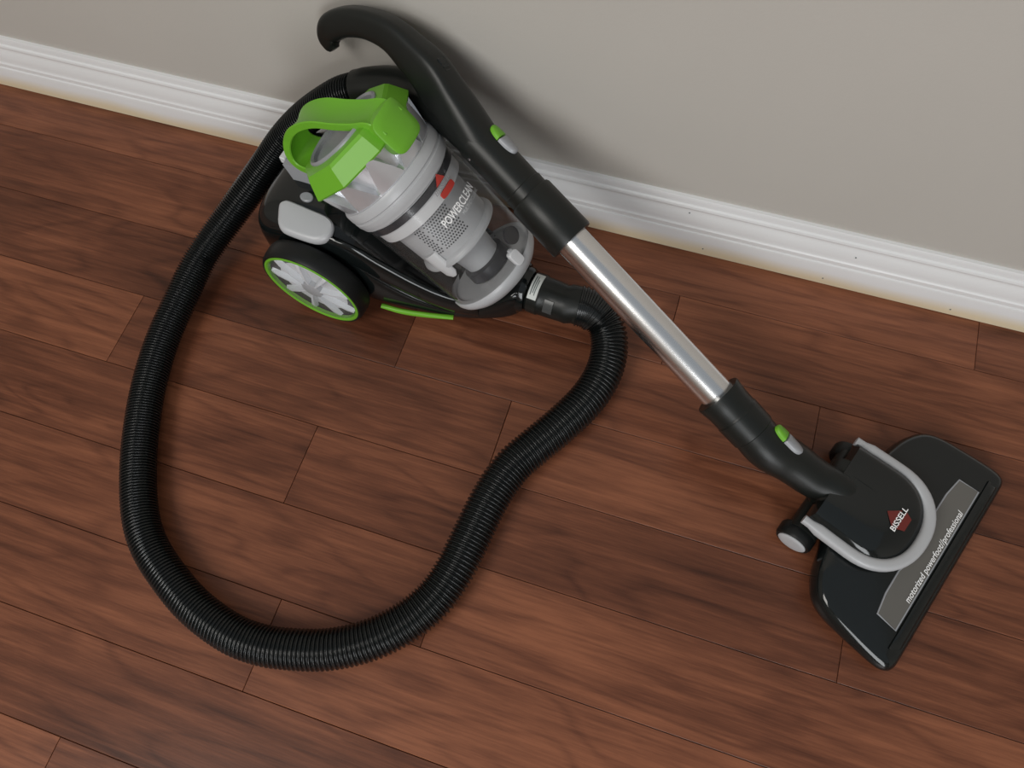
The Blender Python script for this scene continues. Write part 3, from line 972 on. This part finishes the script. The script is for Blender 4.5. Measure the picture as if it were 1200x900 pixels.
# hood
def uloop(hw, xr, xa, n=26):
    """U outline: rear edge at xr, apex at xa, half-width hw; counter-clockwise starting rear +y"""
    pts = []
    rx = hw * 0.98
    xc = xa - rx
    for k in range(6):
        t = k / 6
        pts.append((xr + (xc - xr) * t, -hw * (0.985 + 0.015 * t)))
    for k in range(n + 1):
        a = -math.pi / 2 + math.pi * k / n
        pw = 2.25
        c, s__ = math.cos(a), math.sin(a)
        pts.append((xc + rx * math.copysign(abs(c) ** (2 / pw), c), hw * math.copysign(abs(s__) ** (2 / pw), s__)))
    for k in range(1, 7):
        t = k / 6
        pts.append((xc + (xr - xc) * t, hw * (0.985 + 0.015 * (1 - t))))
    return pts


YC = -0.006
def hoodz(x):
    return 0.052 + 0.028 * (1 - max(0, min(1, (x + 0.15) / 0.10)) ** 2) ** 0.5 * 0.72
rings = []
for ins, k in ((0.0, 0.0), (0.0005, 0.45), (0.003, 0.75), (0.008, 0.92), (0.016, 1.0), (0.030, 1.04), (0.045, 1.05)):
    lp = uloop(0.0570 - ins, -0.160 + min(ins, 0.006), -0.049 - ins)
    rings.append([(x, y + YC, 0.036 + (hoodz(x) - 0.036) * k) for x, y in lp])
hood = MB().layers(rings).build('hood', M_BLACK, head, smooth=45)
# grey U trim
up_ = [(x, y + YC, 0) for x, y in uloop(0.0580, -0.160, -0.0475)]
path = []
for x, y, _ in up_:
    t = max(0, min(1, (x + 0.16) / 0.11))
    path.append((x, y, 0.0590 - 0.006 * t))
n_ = len(path)
MB().sweep(path, [(0.0068 * (1 if 1 < i < n_ - 2 else 0.7), 0.0072 * (1 if 1 < i < n_ - 2 else 0.7)) for i in range(n_)], up=(0, 0, 1), n=18, p=3.2).build('trim', M_LGREY, head, smooth=45)
def htop(x, y):
    # height of the hood's crown surface (same rings as above)
    return 0.036 + (hoodz(x) - 0.036) * 1.05 + 0.0006
def flat(pts, name, material, parent, dz):
    m = MB()
    m.v = [(x, y, htop(x, y) + dz) for x, y in pts]
    m.f = [tuple(range(len(pts)))]
    return m.build(name, material, parent, smooth=0)


LX, LY = -0.080, -0.004
flat([(LX - 0.016, LY - 0.001), (LX - 0.003, LY - 0.0135), (LX - 0.003, LY + 0.0105)], 'emblem', M_DRED, hood, 0.0002)
flat([(LX + 0.001, LY - 0.0115), (LX + 0.001, LY + 0.0125), (LX + 0.010, LY + 0.0085), (LX + 0.010, LY - 0.0075)], 'emblem_bar', M_DRED, hood, 0.0002)
text_part('lettering', 'BISSELL', 0.031, 0.0062, lambda a, b_: (LX + 0.0015 - b_, LY - 0.0155 + a, htop(LX + 0.0015 - b_, 0) + 0.0005), M_WPRINT, hood, offset=0.015)

# rear axle, wheels, pivot and neck
MB().lathe([(0, 0.013), (0, 0.017), (0.112, 0.017), (0.112, 0.013)], (-0.150, -0.068, 0.030), (0, 1, 0), (1, 0, 0), (0, 0, 1), 28).build('axle_housing', M_SATIN, head)
for sgn in (-1, 1):
    yb = YC + (-0.056 if sgn < 0 else 0.044)
    wc = (-0.152, yb, 0.0213)
    wh = MB().lathe([(0.0, 0.012), (0.0, 0.019), (0.003, 0.0211), (0.015, 0.0211), (0.018, 0.0195), (0.018, 0.015)], wc, (0, sgn, 0), (1, 0, 0), (0, 0, 1), 36).build('wheel', M_RUBBER, head)
    MB().lathe([(0.015, 0.0165), (0.0190, 0.0165), (0.0200, 0.0150), (0.0205, 0.0110), (0.0206, 0.002)], wc, (0, sgn, 0), (1, 0, 0), (0, 0, 1), 32).build('hub_cap', M_LGREY, wh)
hm_inv = (Matrix.Translation(head.location) @ Matrix.Rotation(rad(-21), 4, 'Z')).inverted()
MB().lathe([(0, 0.018), (0.003, 0.0215), (0.057, 0.0215), (0.060, 0.018)], (-0.146, YC - 0.030, 0.050), (0, 1, 0), (1, 0, 0), (0, 0, 1), 32).build('pivot', M_SATIN, head)
qe = hm_inv @ Q
dl = (hm_inv.to_3x3() @ WD).normalized()
nk = spline([qe + dl * 0.004, qe - dl * 0.020, Vector((-0.2060, -0.0205, 0.0715)), Vector((-0.1730, -0.0160, 0.0600)), Vector((-0.1480, -0.0100, 0.0570)), Vector((-0.1340, -0.0080, 0.0530))], 6)
MB().sweep(nk, [(lerp_list([0, .3, .55, 1], [0.0246, 0.0252, 0.0232, 0.019], i / (len(nk) - 1)),) * 2 for i in range(len(nk))], n=36).build('neck', M_SATIN, head)
pill(qe - dl * 0.0245, dl, hm_inv.to_3x3() @ (WN * 0.95 + WM * 0.12), 0.0252, 0.0200, 0.0080, 0.0045, head, (0, 0, 0))
